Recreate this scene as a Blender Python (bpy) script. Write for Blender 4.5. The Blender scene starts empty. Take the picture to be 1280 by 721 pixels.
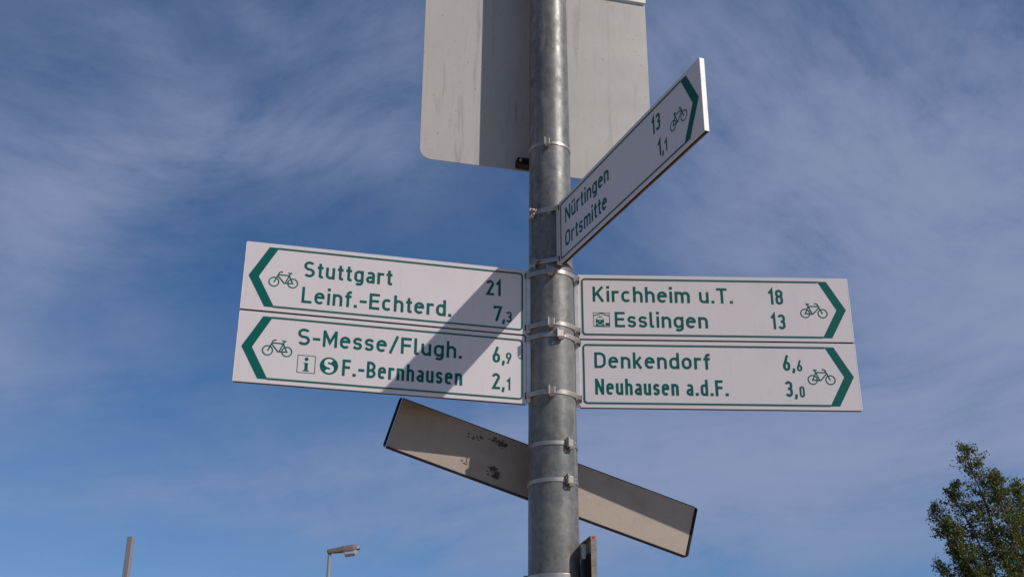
import bpy, bmesh, math, random
from math import sin, cos, pi, radians, sqrt, atan2
from mathutils import Vector, Matrix

# ------------------------------------------------------------------ camera
sc = bpy.context.scene
COL = sc.collection
CAMZ = 1.6
PITCH, ROLL = 0.4113, 0.0036
fw = Vector((0, cos(PITCH), sin(PITCH)))
rt = Vector((1, 0, 0))
up = rt.cross(fw)
r_ = rt * cos(ROLL) + up * sin(ROLL)
u_ = -rt * sin(ROLL) + up * cos(ROLL)
cd = bpy.data.cameras.new('camera')
cam = bpy.data.objects.new('camera', cd)
COL.objects.link(cam)
M = Matrix((r_, u_, -fw)).transposed().to_4x4()
M.translation = Vector((0, 0, CAMZ))
cam.matrix_world = M
cd.sensor_width = 36.0
cd.lens = 36.0 * 1456.4 / 1280.0
cd.clip_start = 0.05
cd.clip_end = 6000
sc.camera = cam

# ------------------------------------------------------------------ light
SUN_AZ = radians(29.5)        # from +x towards the camera side (-y)
SUN_EL = radians(38.3)
S = Vector((cos(SUN_EL) * cos(SUN_AZ), -cos(SUN_EL) * sin(SUN_AZ), sin(SUN_EL)))
sd = bpy.data.lights.new('sun', 'SUN')
sd.energy = 4.5
sd.angle = radians(0.55)
sd.color = (1.0, 0.93, 0.84)
sun = bpy.data.objects.new('sun', sd)
sun.rotation_euler = S.to_track_quat('Z', 'Y').to_euler()
COL.objects.link(sun)

sc.view_settings.view_transform = 'Standard'
sc.view_settings.look = 'None'
sc.view_settings.exposure = -0.25
sc.view_settings.gamma = 1.0
sc.view_settings.use_curve_mapping = False

# ------------------------------------------------------------------ world: daylight sky with thin cirrus
W = bpy.data.worlds.new('World')
sc.world = W
W.use_nodes = True
wn, wl = W.node_tree.nodes, W.node_tree.links
wn.clear()


def node(ns, t, **kw):
    n = ns.new(t)
    for k, v in kw.items():
        setattr(n, k, v)
    return n


def setin(n, **kw):
    for k, v in kw.items():
        n.inputs[k].default_value = v


out = node(wn, 'ShaderNodeOutputWorld')
bg = node(wn, 'ShaderNodeBackground')
wl.new(bg.outputs[0], out.inputs[0])
sky = node(wn, 'ShaderNodeTexSky')
sky.sky_type = 'NISHITA'
sky.sun_disc = False
sky.sun_elevation = SUN_EL
sky.sun_rotation = atan2(S.x, S.y)
sky.altitude = 350
sky.air_density = 0.68
sky.dust_density = 0.3
sky.ozone_density = 2.2
bg.inputs['Strength'].default_value = 0.075
tc = node(wn, 'ShaderNodeTexCoord')


def vmath(op, a, b=None):
    n = node(wn, 'ShaderNodeVectorMath', operation=op)
    for i, x in enumerate((a, b)):
        if x is None:
            continue
        if isinstance(x, (tuple, list, Vector)):
            n.inputs[i].default_value = tuple(x)
        else:
            wl.new(x, n.inputs[i])
    return n.outputs['Value'] if op in ('DOT_PRODUCT', 'LENGTH') else n.outputs[0]


def fmath(op, a, b=None, c=None, clamp=False):
    n = node(wn, 'ShaderNodeMath', operation=op, use_clamp=clamp)
    for i, x in enumerate((a, b, c)):
        if x is None:
            continue
        if isinstance(x, (int, float)):
            n.inputs[i].default_value = x
        else:
            wl.new(x, n.inputs[i])
    return n.outputs[0]


D = tc.outputs['Generated']


def cirrus_noise(angle, stretch, scale, detail, rough, seed, warp):
    """fibrous cloud noise over the sky dome; fibres rise to the right by angle degrees"""
    sep = node(wn, 'ShaderNodeSeparateXYZ')
    wl.new(D, sep.inputs[0])
    cmb = node(wn, 'ShaderNodeCombineXYZ')
    wl.new(sep.outputs[0], cmb.inputs[0])
    wl.new(sep.outputs[2], cmb.inputs[1])
    wz = node(wn, 'ShaderNodeTexNoise', noise_dimensions='2D')
    wz.inputs['Scale'].default_value = 4.0
    wz.inputs['Detail'].default_value = 0.6
    wl.new(vmath('ADD', cmb.outputs[0], (seed, 0, 0)), wz.inputs['Vector'])
    wv = vmath('MULTIPLY', vmath('SUBTRACT', wz.outputs['Color'], (.5, .5, .5)), (warp, warp, 0))
    cmb = vmath('ADD', cmb.outputs[0], wv)
    mp = node(wn, 'ShaderNodeMapping')
    mp.inputs['Rotation'].default_value = (0, 0, radians(-angle))
    mp.inputs['Location'].default_value = (seed, seed * .7, 0)
    wl.new(cmb, mp.inputs[0])
    st = vmath('MULTIPLY', mp.outputs[0], (1, stretch, 1))
    nz = node(wn, 'ShaderNodeTexNoise', noise_dimensions='2D')
    nz.inputs['Scale'].default_value = scale
    nz.inputs['Detail'].default_value = detail
    nz.inputs['Roughness'].default_value = rough
    wl.new(st, nz.inputs['Vector'])
    return nz.outputs[0]


def direction(x, y):
    d = fw + r_ * ((x - 640) / 1456.4) - u_ * ((y - 360.5) / 1456.4)
    return d.normalized()


def bank(x, y, ang, a, b, amp):
    """a bank of thin cloud in the sky around a direction: soft ellipse, long half-width a, short half-width b (degrees)"""
    c = direction(x, y)
    right = c.cross(Vector((0, 0, 1))).normalized()
    upv = right.cross(c)
    e1 = right * cos(radians(ang)) + upv * sin(radians(ang))
    e2 = -right * sin(radians(ang)) + upv * cos(radians(ang))
    p1 = vmath('DOT_PRODUCT', D, e1 / sin(radians(a)))
    p2 = vmath('DOT_PRODUCT', D, e2 / sin(radians(b)))
    q = fmath('ADD', fmath('MULTIPLY', p1, p1), fmath('MULTIPLY', p2, p2))
    g = fmath('EXPONENT', fmath('MULTIPLY', q, -1.0))
    front = fmath('GREATER_THAN', vmath('DOT_PRODUCT', D, c), 0.0)
    return fmath('MULTIPLY', fmath('MULTIPLY', g, front), amp)


BANKS = [
    (30, 330, 68, 6.5, 1.8, .48), (110, 230, 28, 5.5, 1.3, .50), (250, 185, 10, 6, 1.3, .42), (400, 175, -8, 6, 2.0, .30), (15, 470, 10, 4, 1.6, .45),
    (190, 70, -28, 8, 1.6, .26), (330, 40, -30, 6, 1.4, .20), (495, 60, -75, 6, 2.4, .36), (150, 380, -35, 7, 2.4, .22), (60, 250, 20, 7, 4, .16),
    (880, 50, -20, 8, 3.4, .40), (1110, 200, -34, 9, 3.2, .62), (1230, 300, -42, 9, 4, .75), (960, 250, -42, 7, 2.8, .46), (1000, 130, -20, 6, 2, .25),
    (1270, 90, -50, 7, 3.4, .50), (1080, 360, -22, 10, 3, .60), (900, 590, 3, 15, 2.8, 1.35), (1180, 470, 14, 9, 2.8, .95), (800, 520, -4, 8, 2, .45),
    (560, 560, 6, 10, 1.5, .32), (330, 600, 8, 10, 1.0, .34), (420, 650, -2, 9, .8, .24), (950, 680, 0, 16, 1.6, .50), (1150, 560, 0, 8, 2, .4),
    (-120, 250, 30, 10, 6, .4), (1450, 250, -20, 12, 8, .6), (700, -260, 10, 20, 9, .35), (1500, 560, 10, 12, 5, .6), (-200, 560, 0, 12, 5, .3),
]
tot = None
for bk in BANKS:
    g = bank(*bk)
    tot = g if tot is None else fmath('ADD', tot, g)
sepz = node(wn, 'ShaderNodeSeparateXYZ')
wl.new(D, sepz.inputs[0])
# the rest of the sky carries the same thin veil
soft = cirrus_noise(15, 1.5, 7.0, 11, .64, 3.1, .08)
f_left = cirrus_noise(14, 2.6, 9.0, 11, .66, 8.4, .12)
f_right = cirrus_noise(-33, 2.4, 8.5, 11, .65, 1.7, .08)
f_low = cirrus_noise(7, 4.5, 5.5, 11, .66, 5.2, .06)


def ramp(v, a, b):
    n = node(wn, 'ShaderNodeMapRange', interpolation_type='SMOOTHSTEP')
    n.inputs['From Min'].default_value = a
    n.inputs['From Max'].default_value = b
    wl.new(v, n.inputs[0])
    return n.outputs[0]


def lerp(f, a, b):
    return fmath('ADD', fmath('MULTIPLY', b, f), fmath('MULTIPLY', a, fmath('SUBTRACT', 1.0, f)))


fib = lerp(ramp(sepz.outputs[0], -.12, .10), f_left, f_right)
fib = lerp(ramp(sepz.outputs[2], .30, .42), f_low, fib)
mixn = fmath('ADD', fmath('MULTIPLY', soft, .42), fmath('MULTIPLY', fib, .58))
tex = fmath('MULTIPLY_ADD', fmath('SUBTRACT', mixn, .5), 3.7, 1.0)
veil = fmath('MULTIPLY', fmath('ADD', fmath('MULTIPLY', tot, .95), .11), fmath('MAXIMUM', tex, 0.05))
veil = fmath('MULTIPLY', fmath('SUBTRACT', 1.0, fmath('EXPONENT', fmath('MULTIPLY', veil, -1.15))), .9)
hs = node(wn, 'ShaderNodeHueSaturation')
hs.inputs['Saturation'].default_value = 1.27
hs.inputs['Value'].default_value = 1.54
wl.new(sky.outputs[0], hs.inputs['Color'])
mx = node(wn, 'ShaderNodeMix', data_type='RGBA')
wl.new(veil, mx.inputs[0])
wl.new(hs.outputs[0], mx.inputs[6])
mx.inputs[7].default_value = (4.35, 5.15, 7.7, 1)
wl.new(mx.outputs[2], bg.inputs[0])


# ------------------------------------------------------------------ helpers
def tag(o, label=None, cat=None, group=None, kind=None):
    if label: o['label'] = label
    if cat: o['category'] = cat
    if group: o['group'] = group
    if kind: o['kind'] = kind
    return o


def empty(name, loc=(0, 0, 0), rz=0.0):
    o = bpy.data.objects.new(name, None)
    o.empty_display_size = .1
    o.location = loc
    o.rotation_euler = (0, 0, rz)
    COL.objects.link(o)
    return o


def link(name, me, mats, parent=None, smooth=False):
    if not isinstance(mats, (list, tuple)):
        mats = [mats]
    for m in mats:
        me.materials.append(m)
    if smooth:
        for p in me.polygons:
            p.use_smooth = True
    o = bpy.data.objects.new(name, me)
    COL.objects.link(o)
    if parent is not None:
        o.parent = parent
    return o


def from_bm(name, bm, mats, parent=None, smooth=False):
    bmesh.ops.recalc_face_normals(bm, faces=bm.faces[:])
    me = bpy.data.meshes.new(name)
    bm.to_mesh(me)
    bm.free()
    return link(name, me, mats, parent, smooth)


def prism(bm, pts, z0, z1, axis='z', bevel=0.0, seg=2):
    """closed polygon pts extruded from z0 to z1 along an axis"""
    def P(a, b, c):
        return {'z': (a, b, c), 'y': (a, c, b), 'x': (c, a, b)}[axis]
    v0 = [bm.verts.new(P(a, b, z0)) for a, b in pts]
    v1 = [bm.verts.new(P(a, b, z1)) for a, b in pts]
    fs = [bm.faces.new(v0), bm.faces.new(v1)]
    n = len(pts)
    for i in range(n):
        fs.append(bm.faces.new((v0[i], v0[(i + 1) % n], v1[(i + 1) % n], v1[i])))
    if bevel:
        es = list({e for f in fs for e in f.edges})
        bmesh.ops.bevel(bm, geom=es, offset=bevel, segments=seg, profile=.5, affect='EDGES')


def box(bm, x0, x1, y0, y1, z0, z1, bevel=0.0, seg=2):
    prism(bm, [(x0, y0), (x1, y0), (x1, y1), (x0, y1)], z0, z1, 'z', bevel, seg)


def cyl(bm, p0, p1, r0, r1=None, n=16, caps=True):
    p0, p1 = Vector(p0), Vector(p1)
    r1 = r0 if r1 is None else r1
    d = (p1 - p0).normalized()
    a = d.orthogonal().normalized()
    b = d.cross(a)
    A = [bm.verts.new(p0 + (a * cos(2 * pi * i / n) + b * sin(2 * pi * i / n)) * r0) for i in range(n)]
    B = [bm.verts.new(p1 + (a * cos(2 * pi * i / n) + b * sin(2 * pi * i / n)) * r1) for i in range(n)]
    for i in range(n):
        bm.faces.new((A[i], A[(i + 1) % n], B[(i + 1) % n], B[i]))
    if caps:
        bm.faces.new(A)
        bm.faces.new(B)


def rrect(x0, x1, y0, y1, r, n=6, corners=(1, 1, 1, 1)):
    """rounded rectangle, corners: bl, br, tr, tl"""
    pts = []
    cs = [((x0, y0), (x0 + r, y0 + r), 180), ((x1, y0), (x1 - r, y0 + r), 270), ((x1, y1), (x1 - r, y1 - r), 0),
          ((x0, y1), (x0 + r, y1 - r), 90)]
    for f, (c, (cx, cy), a0) in zip(corners, cs):
        if f:
            for i in range(n + 1):
                a = radians(a0 + 90 * i / n)
                pts.append((cx + r * cos(a), cy + r * sin(a)))
        else:
            pts.append(c)
    return pts


# ------------------------------------------------------------------ materials
def mat(name, col, rough=.5, metal=0.0, spec=None):
    m = bpy.data.materials.new(name)
    m.use_nodes = True
    b = m.node_tree.nodes['Principled BSDF']
    b.inputs['Base Color'].default_value = (*col, 1)
    b.inputs['Roughness'].default_value = rough
    b.inputs['Metallic'].default_value = metal
    if spec is not None:
        b.inputs['Specular IOR Level'].default_value = spec
    return m


def wire(m, layers, rough=None, bump=None):
    """layers: list of dicts(scale, stretch, lo, hi, col, amount, detail) mixed over the base colour"""
    nt = m.node_tree
    ns, ls = nt.nodes, nt.links
    b = ns['Principled BSDF']
    tcn = ns.new('ShaderNodeTexCoord')
    base = tuple(b.inputs['Base Color'].default_value)
    prev = None
    for L in layers:
        mp = ns.new('ShaderNodeMapping')
        mp.inputs['Scale'].default_value = L.get('stretch', (1, 1, 1))
        mp.inputs['Location'].default_value = L.get('loc', (0, 0, 0))
        ls.new(tcn.outputs['Object'], mp.inputs[0])
        if L.get('kind') == 'voronoi':
            nz = ns.new('ShaderNodeTexVoronoi')
            nz.inputs['Scale'].default_value = L['scale']
            sepc = ns.new('ShaderNodeSeparateColor')
            ls.new(mp.outputs[0], nz.inputs['Vector'])
            ls.new(nz.outputs['Color'], sepc.inputs[0])
            src = sepc.outputs[0]
        else:
            nz = ns.new('ShaderNodeTexNoise')
            nz.inputs['Scale'].default_value = L['scale']
            nz.inputs['Detail'].default_value = L.get('detail', 6)
            nz.inputs['Roughness'].default_value = L.get('rough', .6)
            nz.inputs['Distortion'].default_value = L.get('dist', 0)
            ls.new(mp.outputs[0], nz.inputs['Vector'])
            src = nz.outputs[0]
        mr = ns.new('ShaderNodeMapRange')
        mr.inputs['From Min'].default_value = L['lo']
        mr.inputs['From Max'].default_value = L['hi']
        mr.inputs['To Max'].default_value = L.get('amount', 1)
        mr.clamp = True
        ls.new(src, mr.inputs[0])
        mxn = ns.new('ShaderNodeMix')
        mxn.data_type = 'RGBA'
        ls.new(mr.outputs[0], mxn.inputs[0])
        if prev is None:
            mxn.inputs[6].default_value = base
        else:
            ls.new(prev, mxn.inputs[6])
        mxn.inputs[7].default_value = (*L['col'], 1)
        prev = mxn.outputs[2]
    if prev is not None:
        ls.new(prev, b.inputs['Base Color'])
    if rough:
        nz = ns.new('ShaderNodeTexNoise')
        nz.inputs['Scale'].default_value = rough[0]
        nz.inputs['Detail'].default_value = 5
        ls.new(tcn.outputs['Object'], nz.inputs['Vector'])
        mr = ns.new('ShaderNodeMapRange')
        mr.inputs['From Min'].default_value = .3
        mr.inputs['From Max'].default_value = .7
        mr.inputs['To Min'].default_value = rough[1]
        mr.inputs['To Max'].default_value = rough[2]
        ls.new(nz.outputs[0], mr.inputs[0])
        ls.new(mr.outputs[0], b.inputs['Roughness'])
    if bump:
        nz = ns.new('ShaderNodeTexNoise')
        nz.inputs['Scale'].default_value = bump[0]
        nz.inputs['Detail'].default_value = 6
        ls.new(tcn.outputs['Object'], nz.inputs['Vector'])
        bp = ns.new('ShaderNodeBump')
        bp.inputs['Strength'].default_value = bump[1]
        bp.inputs['Distance'].default_value = bump[2]
        ls.new(nz.outputs[0], bp.inputs['Height'])
        ls.new(bp.outputs[0], b.inputs['Normal'])
    return m


M_FACE = wire(mat('sign_white_film', (.60, .545, .565), .38, 0, .45), [
    dict(scale=6, lo=.45, hi=.75, col=(.55, .51, .52), amount=.5, stretch=(1, 1, .6)),
    dict(scale=90, lo=.62, hi=.75, col=(.45, .41, .38), amount=.35, detail=3),
    dict(scale=900, lo=.35, hi=.65, col=(.50, .47, .49), amount=.35, detail=2),
    dict(scale=22, lo=.55, hi=.76, col=(.47, .43, .42), amount=.4, stretch=(2.6, 1, .22), detail=8, loc=(5, 0, 2)),
    dict(scale=14, lo=.66, hi=.80, col=(.40, .36, .32), amount=.5, stretch=(3, 1, .5), detail=8),
], rough=(12, .32, .48))
M_GREEN = wire(mat('green_film', (.0, .088, .076), .5, 0, .15), [
    dict(scale=40, lo=.4, hi=.7, col=(.0, .103, .09), amount=.6)])
M_EDGE = wire(mat('weathered_aluminium_edge', (.15, .10, .06), .6, .2), [
    dict(scale=30, lo=.45, hi=.6, col=(.05, .03, .02), amount=.8, stretch=(.3, 1, 1), detail=6)])
M_CORE = mat('dark_gap', (.02, .012, .01), .8)
M_CAP = wire(mat('board_end_aluminium', (.78, .72, .69), .5, .0), [
    dict(scale=60, lo=.55, hi=.72, col=(.45, .4, .37), amount=.8, stretch=(1, 1, .4))], bump=(200, .2, .0005))
M_RAIL = wire(mat('rail_aluminium', (.62, .60, .60), .42, .35), [
    dict(scale=25, lo=.45, hi=.7, col=(.42, .40, .40), amount=.7)])
M_STEEL = wire(mat('stainless_band', (.43, .385, .345), .36, .7), [
    dict(scale=18, lo=.45, hi=.7, col=(.27, .235, .21), amount=.8, stretch=(1, 1, .5)),
    dict(scale=70, lo=.6, hi=.72, col=(.14, .10, .08), amount=.5)], rough=(30, .28, .5))
M_RIM = wire(mat('weathered_rim', (.24, .205, .175), .55, .1), [dict(scale=60, lo=.45, hi=.65, col=(.12, .09, .07), amount=.7)])
M_HOOK_SHADE = mat('stained_hook_and_shade', (.06, .045, .038), .6, .3)  # stained hooks, and the dark blocks that paint shadow under the buckles
M_GALV = wire(mat('galvanised_steel', (.150, .145, .137), .44, .2), [
    dict(scale=7, lo=.36, hi=.66, col=(.082, .083, .084), amount=.9, stretch=(1, 1, .7), detail=8, rough=.7),
    dict(kind='voronoi', scale=75, lo=.2, hi=1, col=(.22, .215, .205), amount=.35),
    dict(scale=24, lo=.50, hi=.64, col=(.27, .262, .245), amount=.5, stretch=(1.3, 1.3, .8), detail=9, rough=.75),
    dict(scale=15, lo=.62, hi=.70, col=(.045, .042, .040), amount=.85, detail=10, rough=.8, loc=(3, 1, 5)),
    dict(scale=9, lo=.56, hi=.70, col=(.26, .25, .235), amount=.55, stretch=(6, 6, .3), loc=(7, 2, 1)),
    dict(scale=8, lo=.60, hi=.70, col=(.050, .042, .036), amount=.6, stretch=(5, 5, .45), loc=(2, 9, 4), detail=9),
], rough=(22, .36, .6), bump=(45, .2, .002))
M_BACK = wire(mat('grey_lacquered_back', (.37, .345, .325), .55, 0, .4), [
    dict(scale=3, lo=.4, hi=.7, col=(.325, .305, .29), amount=.7),
    dict(scale=11, lo=.56, hi=.76, col=(.20, .18, .165), amount=.95, stretch=(3.2, 1, .22), detail=9, rough=.65, dist=.6),
    dict(scale=26, lo=.66, hi=.74, col=(.12, .10, .09), amount=.6, stretch=(2.2, 1, .3), detail=8, rough=.7, loc=(4, 2, 2)),
    dict(scale=110, lo=.665, hi=.72, col=(.07, .055, .05), amount=.85, detail=2),
    dict(scale=60, lo=.4, hi=.7, col=(.40, .38, .36), amount=.35, stretch=(1, 1, .3)),
], rough=(9, .45, .65))
M_BACK_LIT = wire(mat('lit_plate_back', (.66, .64, .61), .5), [dict(scale=8, lo=.5, hi=.7, col=(.5, .48, .45), amount=.6)])  # stronger light on the upper plate is put into this lighter colour
M_BARE = wire(mat('dull_bare_aluminium', (.36, .285, .225), .55, .0), [
    dict(scale=5, lo=.4, hi=.7, col=(.36, .295, .245), amount=.7),
    dict(scale=330, lo=.38, hi=.62, col=(.24, .19, .155), amount=.7, detail=3),
    dict(scale=9, lo=.48, hi=.75, col=(.21, .16, .13), amount=.75, detail=9, rough=.7, loc=(1, 4, 2)),
    dict(scale=40, lo=.66, hi=.74, col=(.47, .43, .39), amount=.5),
], rough=(30, .42, .62))
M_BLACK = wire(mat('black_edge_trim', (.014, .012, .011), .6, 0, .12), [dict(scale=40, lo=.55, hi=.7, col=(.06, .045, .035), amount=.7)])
M_GRIME = mat('dark_residue', (.06, .046, .038), .7)
M_RED = mat('red_film', (.55, .03, .05), .4)
M_WHITE = mat('white_film', (.62, .6, .6), .4)
M_LAMP = wire(mat('lamp_housing', (.205, .165, .135), .5, .1), [dict(scale=20, lo=.4, hi=.6, col=(.17, .135, .11), amount=.7)])
M_GLASS = mat('lamp_lens', (.42, .42, .44), .18, 0, .6)
M_POSTM = wire(mat('far_post_steel', (.25, .24, .245), .55, .2), [dict(scale=9, lo=.4, hi=.6, col=(.24, .21, .21), amount=.7, stretch=(1, 1, .3))])
M_BARK = wire(mat('birch_bark', (.20, .17, .14), .8), [dict(scale=12, lo=.5, hi=.62, col=(.04, .032, .026), amount=.9, stretch=(1, 1, 2.5))])
M_GROUND = wire(mat('meadow', (.075, .09, .035), .9), [
    dict(scale=.25, lo=.35, hi=.65, col=(.10, .095, .045), amount=.9), dict(scale=6, lo=.35, hi=.65, col=(.045, .065, .02), amount=.8)])
M_BOUNCE_YARD = wire(mat('bounce_gravel', (.46, .375, .28), .85), [dict(scale=60, lo=.4, hi=.7, col=(.32, .25, .18), amount=.6), dict(scale=1.2, lo=.4, hi=.7, col=(.38, .31, .24), amount=.6)])  # unseen gravel, kept pale and warm to bounce fill light
M_KERB = wire(mat('kerb_concrete', (.30, .29, .27), .8), [dict(scale=30, lo=.4, hi=.7, col=(.22, .21, .19), amount=.7)])


def leaf_mat(name, c1, c2):
    m = bpy.data.materials.new(name)
    m.use_nodes = True
    ns, ls = m.node_tree.nodes, m.node_tree.links
    b = ns['Principled BSDF']
    b.inputs['Roughness'].default_value = .5
    geo = ns.new('ShaderNodeNewGeometry')
    cr = ns.new('ShaderNodeMix')
    cr.data_type = 'RGBA'
    cr.inputs[6].default_value = (*c1, 1)
    cr.inputs[7].default_value = (*c2, 1)
    ls.new(geo.outputs['Random Per Island'], cr.inputs[0])
    ls.new(cr.outputs[2], b.inputs['Base Color'])
    tr = ns.new('ShaderNodeBsdfTranslucent')
    ls.new(cr.outputs[2], tr.inputs[0])
    ms = ns.new('ShaderNodeMixShader')
    ms.inputs[0].default_value = .5
    ls.new(b.outputs[0], ms.inputs[1])
    ls.new(tr.outputs[0], ms.inputs[2])
    ls.new(ms.outputs[0], ns['Material Output'].inputs[0])
    return m


M_LEAF = leaf_mat('leaves', (.075, .11, .016), (.18, .17, .03))

# ------------------------------------------------------------------ ground
bm = bmesh.new()
g = 2500
vs = [bm.verts.new(p) for p in ((-g, -g, 0), (g, -g, 0), (g, g, 0), (-g, g, 0))]
bm.faces.new(vs)
tag(from_bm('ground', bm, M_GROUND), kind='structure')
bm = bmesh.new()
vs = [bm.verts.new(p) for p in ((-60, -14, .004), (60, -14, .004), (60, 16, .004), (-60, 16, .004))]
bm.faces.new(vs)
tag(from_bm('bounce_yard', bm, M_BOUNCE_YARD), kind='structure')  # unseen yard, laid wide to bounce sunlight up onto the boards
bm = bmesh.new()
box(bm, -60, 60, 16.0, 16.12, -.1, .1, .012)
tag(from_bm('kerb', bm, M_KERB), kind='structure')

# ------------------------------------------------------------------ the post
AX = Vector((0.1144, 3.135))


def pole_r(z):     # z above the camera
    return 0.06496 - 0.0051 * (z - 1.4)


bm = bmesh.new()
zs = [-1.61, -1.59, -1.0, 0, 1, 2, 3, 4.2, 4.4]
rs = [pole_r(-1.5) + .0, pole_r(-1.5), pole_r(-1), pole_r(0), pole_r(1), pole_r(2), pole_r(3), pole_r(4.2), .03]
N_ = 96
rings = [[bm.verts.new((r * cos(2 * pi * i / N_), r * sin(2 * pi * i / N_), z + 1.6)) for i in range(N_)] for z, r in zip(zs, rs)]
for a, b in zip(rings, rings[1:]):
    for i in range(N_):
        bm.faces.new((a[i], a[(i + 1) % N_], b[(i + 1) % N_], b[i]))
bm.faces.new(rings[-1])
post = from_bm('sign_post', bm, M_GALV, smooth=True)
post.location = (AX.x, AX.y, 0)
tag(post, 'round tapering galvanised steel post that carries all the signs', 'post')


# ------------------------------------------------------------------ lettering: DIN-like strokes, unit = cap height
class Flat:
    """flat film shapes on a board face (x right, z up, face looks along -y)"""

    def __init__(self, y0=.0004):
        self.v, self.f, self.mi, self.k, self.y0 = [], [], [], 0, y0

    def _y(self):
        self.k += 1
        return -(self.y0 + .000025 * (self.k % 40))

    def poly(self, pts, mi=0, y=None):
        y = self._y() if y is None else y
        b = len(self.v)
        self.v += [(x, y, z) for x, z in pts]
        self.f.append(list(range(b, b + len(pts))))
        self.mi.append(mi)

    def stroke(self, pts, w, closed=False, mi=0):
        y = self._y()
        P = [Vector(p) for p in pts]
        if closed and (P[0] - P[-1]).length < 1e-7:
            P.pop()
        Q = [P[0]]
        for p in P[1:]:
            if (p - Q[-1]).length > 1e-6:
                Q.append(p)
        P = Q
        n = len(P)
        b = len(self.v)
        for i in range(n):
            a = P[i - 1] if (i > 0 or closed) else None
            c = P[(i + 1) % n] if (i < n - 1 or closed) else None
            t1 = (P[i] - a).normalized() if a is not None else None
            t2 = (c - P[i]).normalized() if c is not None else None
            if t1 is None: t1 = t2
            if t2 is None: t2 = t1
            n1 = Vector((-t1.y, t1.x))
            n2 = Vector((-t2.y, t2.x))
            m_ = (n1 + n2)
            m_ = m_.normalized() if m_.length > 1e-6 else n1
            s_ = (w / 2) / max(m_.dot(n1), .35)
            for sg in (1, -1):
                q = P[i] + m_ * s_ * sg
                self.v.append((q.x, y, q.y))
        rng = n if closed else n - 1
        for i in range(rng):
            j = (i + 1) % n
            self.f.append([b + 2 * i, b + 2 * j, b + 2 * j + 1, b + 2 * i + 1])
            self.mi.append(mi)

    def disc(self, cx, cz, r, n=28, mi=0):
        self.poly([(cx + r * cos(2 * pi * i / n), cz + r * sin(2 * pi * i / n)) for i in range(n)], mi)

    def build(self, name, mats, parent):
        me = bpy.data.meshes.new(name)
        me.from_pydata(self.v, [], self.f)
        me.update()
        o = link(name, me, mats, parent)
        for p, m_ in zip(o.data.polygons, self.mi):
            p.material_index = m_
        return o


def arc(cx, cy, rx, ry, a0, a1, n=10):
    return [(cx + rx * cos(radians(a0 + (a1 - a0) * i / n)), cy + ry * sin(radians(a0 + (a1 - a0) * i / n))) for i in range(n + 1)]


XH = .735


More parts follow.
